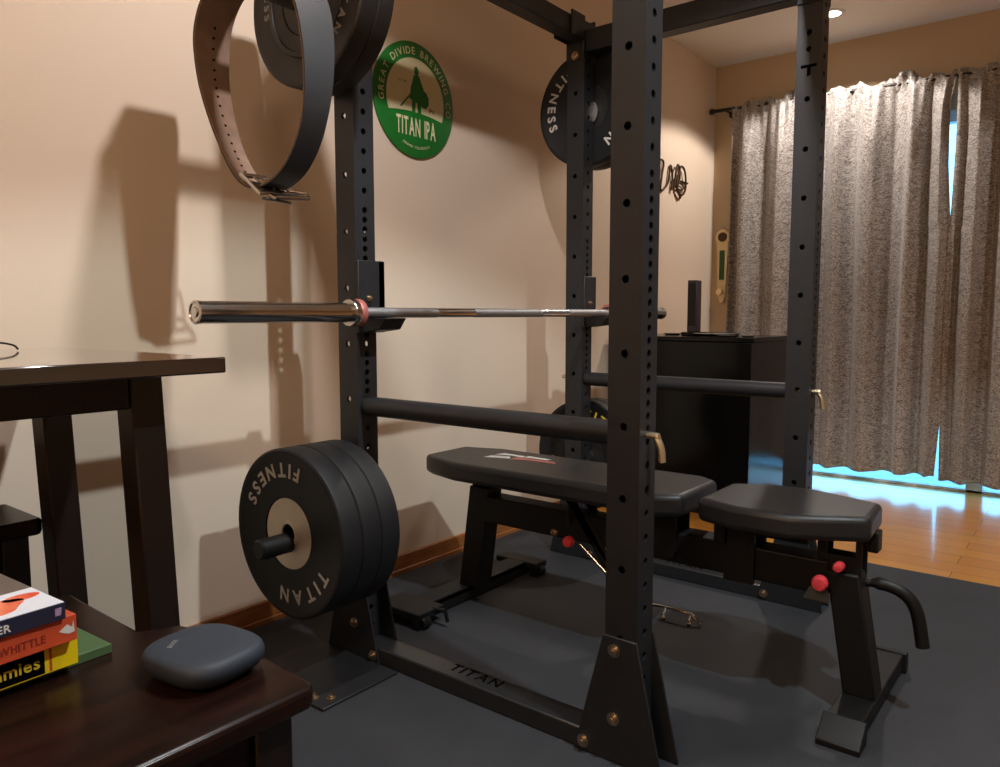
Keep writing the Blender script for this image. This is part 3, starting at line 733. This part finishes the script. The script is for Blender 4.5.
def curtain(ya, yb, label, seed, edge_r=None, edge_l=None, folds=13):
    nz = 96; ny = 220; b = NB(); uvl = b.loops.layers.uv.new('UVMap'); g = []
    rnd = random.Random(seed); ph = [rnd.uniform(0, 2 * PI) for _ in range(12)]; am = [rnd.uniform(.5, 1.) for _ in range(40)]
    for i in range(nz + 1):
        v = i / nz; row = []
        for j in range(ny + 1):
            u = j / ny
            yt = yl(ya + (yb - ya) * u) + 2.235
            L = edge_l(v) if edge_l else 0; Rr = edge_r(v) if edge_r else 0
            y0, y1 = ya + L * (1 - u) ** 14, yb + Rr * u ** 14
            hem = .058 + .022 * u + .006 * math.sin(u * 5 + ph[0])
            ztop = yt + .026 + .012 * math.sin(u * 61 + ph[2]) + .030 * max(0, math.sin(u * 13 + ph[3])) ** 4 + .010 * math.sin(u * 29 + ph[4])
            z = hem + (ztop - hem) * v
            uu = u + .006 * math.sin(v * 4 + ph[5]) * math.sin(u * 9)
            f = folds * uu
            a = am[int(f) % 40] * (1 - (f % 1)) + am[(int(f) + 1) % 40] * (f % 1)
            broad = math.sin(2 * PI * f + .9 * math.sin(2 * PI * f / 3.3 + ph[6]) + .25 * math.sin(v * 3 + ph[7]))
            fine = math.sin(2 * PI * f * 3.2 + ph[8])
            top = max(0, (z - 1.95) / .3); top = min(1, top)
            win = (1 - math.exp(-((1 - u) / .035) ** 2)) if edge_r else (1 - math.exp(-(u / .03) ** 2))
            x = 3.352 + win * (.070 * a * broad) * (1 - .70 * top) * (.80 + .20 * (1 - v)) + .006 * fine * (.35 + 1.1 * top) + .004 * noise.noise(Vector((u * 22, v * 9, seed)))
            near = math.exp(-((z - yt) / .014) ** 2)          # the rod pocket wraps the rod
            x = x * (1 - near) + (3.344) * near + .003 * math.sin(u * 190) * near
            if z > yt + .012: x = 3.356 + .014 * math.sin(u * 150 + ph[9]) + .014 * math.sin(u * 47)
            y = y0 + (y1 - y0) * (u + .0035 * math.sin(2 * PI * f * 2 + ph[10]) * (1 - top))
            row.append(b.verts.new((x, y, z)))
        g.append(row)
    wl = abs(yb - ya)
    for i in range(nz):
        for j in range(ny):
            f = b.faces.new((g[i][j], g[i][j + 1], g[i + 1][j + 1], g[i + 1][j]))
            for lp, (q, r_) in zip(f.loops, ((i, j), (i, j + 1), (i + 1, j + 1), (i + 1, j))):
                lp[uvl].uv = (r_ / ny * wl * 1.25, q / nz * 2.2)
    o = obj('curtain', b, M['curtain'], None, 0, None, 2, 180)
    s = o.modifiers.new('thick', 'SOLIDIFY'); s.thickness = .0025; s.offset = 1
    return tag(o, label, 'curtain', None)
def er(v):
    z = .06 + 2.19 * v
    if z > 1.43: return .012 - .010 * min(1, (2.25 - z) / .5) + .026 * min(1, (z - 1.40) / .35) * min(1, max(0, (2.20 - z) / .12))
    if z > .84: return -.015
    return -.015 + .025 * (.84 - z) / .5
curtain(.300, -.935, 'wide mottled taupe curtain panel hanging left of the narrow slit of daylight', 3, edge_r=er, folds=7)
def el(v):
    z = .06 + 2.19 * v
    if z > 1.43: return -.008 * min(1, (z - 1.43) / .4)
    return .012 if z > .84 else .012 - .020 * (.84 - z) / .8
curtain(-.925, -2.45, 'mottled taupe curtain panel hanging right of the narrow slit of daylight', 9, edge_l=el, folds=9)

# ------------------------------------------------------------------ counter table, seats, books, speaker
tab = thing('counter_table', 'tall dark espresso wood table with square legs against the left wall', 'table', (-1.15, -.02, 0))
TP = lambda x, y, z: (x + 1.15, y + .02, z)
b = NB(); box(b, TP(-1.75, -.387, .872), TP(-.640, .30, .900)); obj('tabletop', b, M['wood_top'], tab, .003)
for a, c in (((-1.66, -.296, .812), (-.77, -.276, .872)), ((-1.66, .12, .812), (-.77, .14, .872)), ((-.735, -.243, .812), (-.717, .086, .872)), ((-1.66, -.243, .812), (-1.642, .086, .872))):
    b = NB(); box(b, TP(*a), TP(*c)); obj('apron', b, M['wood'], tab, .002)
def tleg(x0, x1, y0, y1, sp=0., zt=.872):
    b = NB(); v = box(b, TP(x0, y0, 0), TP(x1, y1, zt))
    for q in v:
        if q.co.z < .1: q.co.x += sp
    obj('leg', b, M['wood_y'], tab, .003)
for y0 in (-.300, .086):
    tleg(-.770, -.713, y0, y0 + .06, .030); tleg(-1.70, -1.64, y0, y0 + .06, -.02)

def stool(name, label, pts, z, th, legs, loc, frame_in=None):
    t = thing(name, label, 'stool', loc)
    l = Vector(loc)
    b = NB(); v = prism(b, pts, 'z', z - th, z); bmesh.ops.translate(b, verts=b.verts, vec=-l); obj('seat', b, M['wood'], t, .008, None, 3)
    for (x0, y0, x1, y1) in legs:
        b = NB(); box(b, (x0, y0, 0), (x1, y1, z - th)); bmesh.ops.translate(b, verts=b.verts, vec=-l); obj('leg', b, M['wood_y'], t, .003)
    if frame_in:
        for a, c in frame_in:
            b = NB(); box(b, a, c); bmesh.ops.translate(b, verts=b.verts, vec=-l); obj('rail', b, M['wood'], t, .002)
    return t
ZS = .500
stool('wooden_stool', 'dark espresso wood seat in the near corner holding the books and the slate puck', [(-1.45, -.838), (-.815, -.838), (-.802, -.825), (-.794, -.70), (-.794, -.575), (-.812, -.515), (-.863, -.488), (-.860, -.24), (-1.45, -.24)], ZS, .030,
      [(-.880, -.812, -.826, -.758), (-1.43, -.812, -1.376, -.758), (-.915, -.30, -.868, -.25), (-1.43, -.30, -1.376, -.25)], (-1.15, -.55, 0),
      [((-1.376, -.80, .41), (-.88, -.78, .4695)), ((-.86, -.758, .41), (-.875, -.52, .4695)), ((-1.42, -.758, .41), (-1.40, -.30, .4695))])
stool('wooden_stool', 'dark wood seat pushed under the tall table beside the wall', [(-1.25, .11), (-.772, .11), (-.765, .125), (-.765, .315), (-1.25, .315)], .552, .035,
      [(-.84, .125, -.79, .175), (-.84, .255, -.79, .305), (-1.24, .125, -1.19, .175), (-1.24, .255, -1.19, .305)], (-1.0, .21, 0),
      [((-1.19, .13, .45), (-.84, .155, .5165)), ((-.81, .175, .45), (-.79, .255, .5165))])

# eyeglasses on the table
t = thing('eyeglasses', 'thin dark-framed eyeglasses lying on the tall table', 'eyeglasses', (-.88, .255, .9))
b = NB(); tube(b, spline([(.105, -.085, .004), (.098, -.07, .013), (.06, -.05, .019), (-.03, -.02, .021)], 6), .0022, 8); obj('temple', b, M['dark'], t)
b = NB(); tube(b, spline([(.05, .055, .004), (.04, .062, .013), (.0, .07, .019), (-.06, .09, .021)], 6), .0022, 8); obj('temple', b, M['dark'], t)
b = NB()
for cy in (.005, .066):
    cx_ = -.03 - (cy - .0) * .35
    tube(b, [(cx_ - .01 + .003 * math.cos(a), cy + .026 * math.cos(a), .021 + .019 * math.sin(a)) for a in [2 * PI * k / 20 for k in range(20)]], .0018, 8, closed=True)
tube(b, [(-.045, .028, .025), (-.05, .036, .027), (-.055, .043, .025)], .0018, 8); obj('frame', b, M['dark'], t)

# books, spines towards the camera
def book(name, label, x1, y0, z0, z1, ln, dp, rot, mcov, spine=None, extra=None):
    t = thing(name, label, 'book', (x1, y0, z0), rot)
    h = z1 - z0; c = .0022
    b = NB(); box(b, (-ln, .004, 0), (0, dp, c)); box(b, (-ln, .004, h - c), (0, dp, h)); box(b, (-ln, 0, 0), (0, .004, h)); obj('cover', b, M[mcov], t, .0006)
    b = NB(); box(b, (-ln + .003, .0042, c), (-.003, dp - .003, h - c)); obj('pages', b, M['paper'], t)
    if spine: spine(t, h)
    if extra: extra(t, h, ln, dp)
    return t
def spF(x, z): return frame((x, -.0004, z), (1, 0, 0), (0, 0, 1))
def clampy(b):
    for v in b.verts: v.co.y = -.0006 if v.co.y < -.0004 else .0002
def sp_green(t, h):
    b = NB(); text_line(b, 'BASIC RULES', spF(-.075, h * .3), h * .6, .02, .2); clampy(b); obj('spine_lettering', b, M['letter'], t)
def sp_yellow(t, h):
    b = NB(); box(b, (-.28, -.0004, .002), (-.042, .0002, h - .006)); obj('spine_panel', b, M['letter_black'], t)['label'] = 'black panel on the yellow spine'
    b = NB(); text_line(b, 'Dummies', frame((-.048, -.0008, h * .30), (1, 0, 0), (0, 0, 1)), h * .58, .015, .1, 1, 'r')
    for v in b.verts: v.co.y = -.0010 if v.co.y < -.0008 else -.0003
    obj('spine_lettering', b, M['letter_yel'], t)
    b = NB(); box(b, (-.036, -.0004, .002), (-.033, .0002, h - .003)); obj('spine_stripe', b, M['b_orange'], t)
def sp_orange(t, h):
    b = NB(); text_line(b, 'WHITTLE', spF(-.066, h * .28), h * .42, .02, .10, .8); clampy(b); obj('spine_lettering', b, mat('maroon_ink', (.52, .15, .08), .6, vary=.05), t)
    b = NB(); prism(b, [(-.022, h * .5), (-.012, h * .70), (-.006, h * .55), (-.004, h * .80), (-.003, h * .35), (-.010, h * .32), (-.018, h * .42)], 'y', -.0006, .0002); obj('spine_emblem', b, M['letter'], t)['label'] = 'small white bird emblem'
def sp_navy(t, h):
    b = NB(); text_line(b, 'PETER', frame((-.064, -.0004, h * .24), (1, 0, 0), (0, 0, 1)), h * .62, .02, .12, 1, 'r'); clampy(b); obj('spine_lettering', b, M['letter'], t)
    b = NB(); prism(b, [(-.013, h * .30), (-.006, h * .30), (-.005, h * .75), (-.013, h * .75)], 'y', -.0006, .0002); obj('spine_emblem', b, mat('lilac_ink', (.62, .50, .66), .6, vary=.2, scale=200), t)['label'] = 'small lilac emblem'
def ex_navy(t, h, ln, dp):
    b = NB(); box(b, (-ln + .001, .001, h), (-.001, dp * .36, h + .0004)); obj('cover_band', b, M['b_white'], t)['label'] = 'pale blue-white lower cover'
    b = NB(); box(b, (-ln + .001, dp * .36, h), (-.001, dp - .001, h + .0004)); obj('cover_panel', b, M['b_brown'], t)['label'] = 'taupe upper cover'
    b = NB(); pts = [(-.075 + .045 * math.cos(a) * (1 + .18 * math.sin(3 * a)), .045 + .030 * math.sin(a)) for a in [2 * PI * k / 28 for k in range(28)]]
    prism(b, pts, 'z', h + .0004, h + .0008); pts = [(-.026 + .022 * math.cos(a), .062 + .012 * math.sin(a)) for a in [2 * PI * k / 20 for k in range(20)]]; prism(b, pts, 'z', h + .0004, h + .0008)
    obj('cover_art', b, M['b_red'], t)['label'] = 'red and orange cover picture'
book('book', 'thin green book at the bottom of the pile on the dark seat', -.925, -.535, ZS + .0005, .513, .26, .20, .05, 'b_green', sp_green)
book('book', 'thick bright yellow book with a black spine panel', -.980, -.560, .5134, .5515, .235, .19, .06, 'b_yellow', sp_yellow)
book('book', 'orange book with dark lettering between the yellow and navy books', -.986, -.575, .5519, .586, .22, .18, .07, 'b_orange', sp_orange)
book('book', 'navy book with pale and red cover on top of the pile', -1.001, -.582, .5864, .608, .23, .255, .055, 'b_navy', sp_navy, ex_navy)

# puck speaker
t = thing('portable_speaker', 'rounded slate blue puck speaker lying on the dark wood seat', 'speaker', (-.875, -.690, ZS), .12)
b = NB(); rings = []
def sup(rx, ry, z, n_=64, e=3.0):
    o = []
    for k in range(n_):
        a = 2 * PI * k / n_; c_, s_ = math.cos(a), math.sin(a)
        o.append(b.verts.new((rx * math.copysign(abs(c_) ** (2 / e), c_), ry * math.copysign(abs(s_) ** (2 / e), s_), z)))
    return o
for r, z in ((.70, .0), (.78, .004), (.93, .012), (1.0, .022), (1.0, .028), (.97, .034), (.92, .0375), (.85, .0395), (.5, .0395), (.2, .0393)):
    rings.append(sup(.066 * r, .072 * r, z))
for A, B in zip(rings, rings[1:]):
    for k in range(64): b.faces.new((A[k], A[(k + 1) % 64], B[(k + 1) % 64], B[k]))
b.faces.new(rings[0][::-1]); b.faces.new(rings[-1]); obj('body', b, M['speaker'], t, 0, None, 2, 60)
b = NB(); text_line(b, 'BOSE', frame((-.022, .030, .0396), (.83, .55, 0), (-.55, .83, 0)), .009, .02, .15)
obj('logo', b, M['letter_grey'], t)
b = NB(); tube(b, [(.050, -.055, .012), (.063, -.035, .012)], .0022, 8); obj('strap_loop', b, M['chrome'], t)

# ------------------------------------------------------------------ lamps
def bulb(name, x, y, z, power, col, rad, spot=None):
    ld = bpy.data.lights.new(name, 'SPOT' if spot else 'POINT'); ld.energy = power; ld.color = col; ld.shadow_soft_size = rad
    if spot: ld.spot_size = math.radians(spot); ld.spot_blend = .16
    lo = bpy.data.objects.new(name, ld); C.objects.link(lo); lo.location = (x, y, z)
    return lo
COOL = (.86, .97, 1.0); NEUT = (1, .88, .80); WARM = (1, .80, .70); AMBER = (1, .72, .48); WARM2 = (.98, .93, .93); CORN = (1, .90, .82)
def can(x, y, label, power, col, rad=.05, spot=None):
    t = thing('recessed_or_fill_light', label, 'ceiling light', (x, y, ZC), 0, None)
    b = NB(); lathe(b, [(.045, -.001), (.047, -.006), (.066, -.004), (.068, 0), (.045, 0)], (0, 0, 0), (0, 0, 1), 32, close=True); obj('trim_ring', b, M['white'], t)
    b = NB(); lathe(b, [(0, -.003), (.045, -.003), (.045, -.001), (0, -.001)], (0, 0, 0), (0, 0, 1), 32); obj('lens', b, M['lens'], t)
    bulb('recessed_or_fill_bulb', x, y, ZC - .025, power, col, rad, spot)
M['lens'] = mat('lamp_lens', (1, 1, 1), .4, emit=(1, .97, .9), estr=14)
can(-.145, -1.90, 'recessed ceiling light in front of the near end of the rack', 150, COOL, .030, 128)
can(-.12, -.75, 'recessed ceiling light above the near side of the rack', 82, WARM2, .035, 137)
can(2.75, -1.95, 'added unseen fill light near the curtains on the open side of the room', 26, NEUT, .040, 128)  # added out of view to brighten the mat, bench seat and wall
can(2.975, -.385, 'recessed ceiling light glowing in the ceiling beside the far rack post', 72, CORN, .05, 128)
can(-2.75, -1.3, 'added soft amber fill light, unseen behind the camera', 120, AMBER, .3)  # made-up broad amber source that supplies the warm ambient light

# ------------------------------------------------------------------ daylight outside
w = bpy.data.worlds.new('world'); SC.world = w; w.use_nodes = True
bg = w.node_tree.nodes['Background']; bg.inputs['Color'].default_value = (.16, .55, .93, 1); bg.inputs['Strength'].default_value = 6.0

# ------------------------------------------------------------------ camera (from the solved pose)
cam = bpy.data.cameras.new('camera'); co = bpy.data.objects.new('camera', cam); C.objects.link(co)
yaw, pit, rol, f = .669519, -.0900981, -.00089555, 761.735
fw = Vector((math.cos(pit) * math.cos(yaw), math.cos(pit) * math.sin(yaw), math.sin(pit)))
r0 = Vector((math.sin(yaw), -math.cos(yaw), 0)); u0 = r0.cross(fw)
r2 = r0 * math.cos(rol) + u0 * math.sin(rol); u2 = r2.cross(fw)
mw = Matrix(((r2.x, u2.x, -fw.x, -1.39781), (r2.y, u2.y, -fw.y, -1.60723), (r2.z, u2.z, -fw.z, .974298), (0, 0, 0, 1)))
co.matrix_world = mw
cam.sensor_fit = 'HORIZONTAL'; cam.sensor_width = 36; cam.lens = f * 36 / 1000; cam.clip_start = .02
SC.camera = co
SC.view_settings.view_transform = 'Standard'; SC.view_settings.look = 'None'; SC.view_settings.gamma = 1; SC.view_settings.exposure = 0
SC.view_settings.use_curve_mapping = False
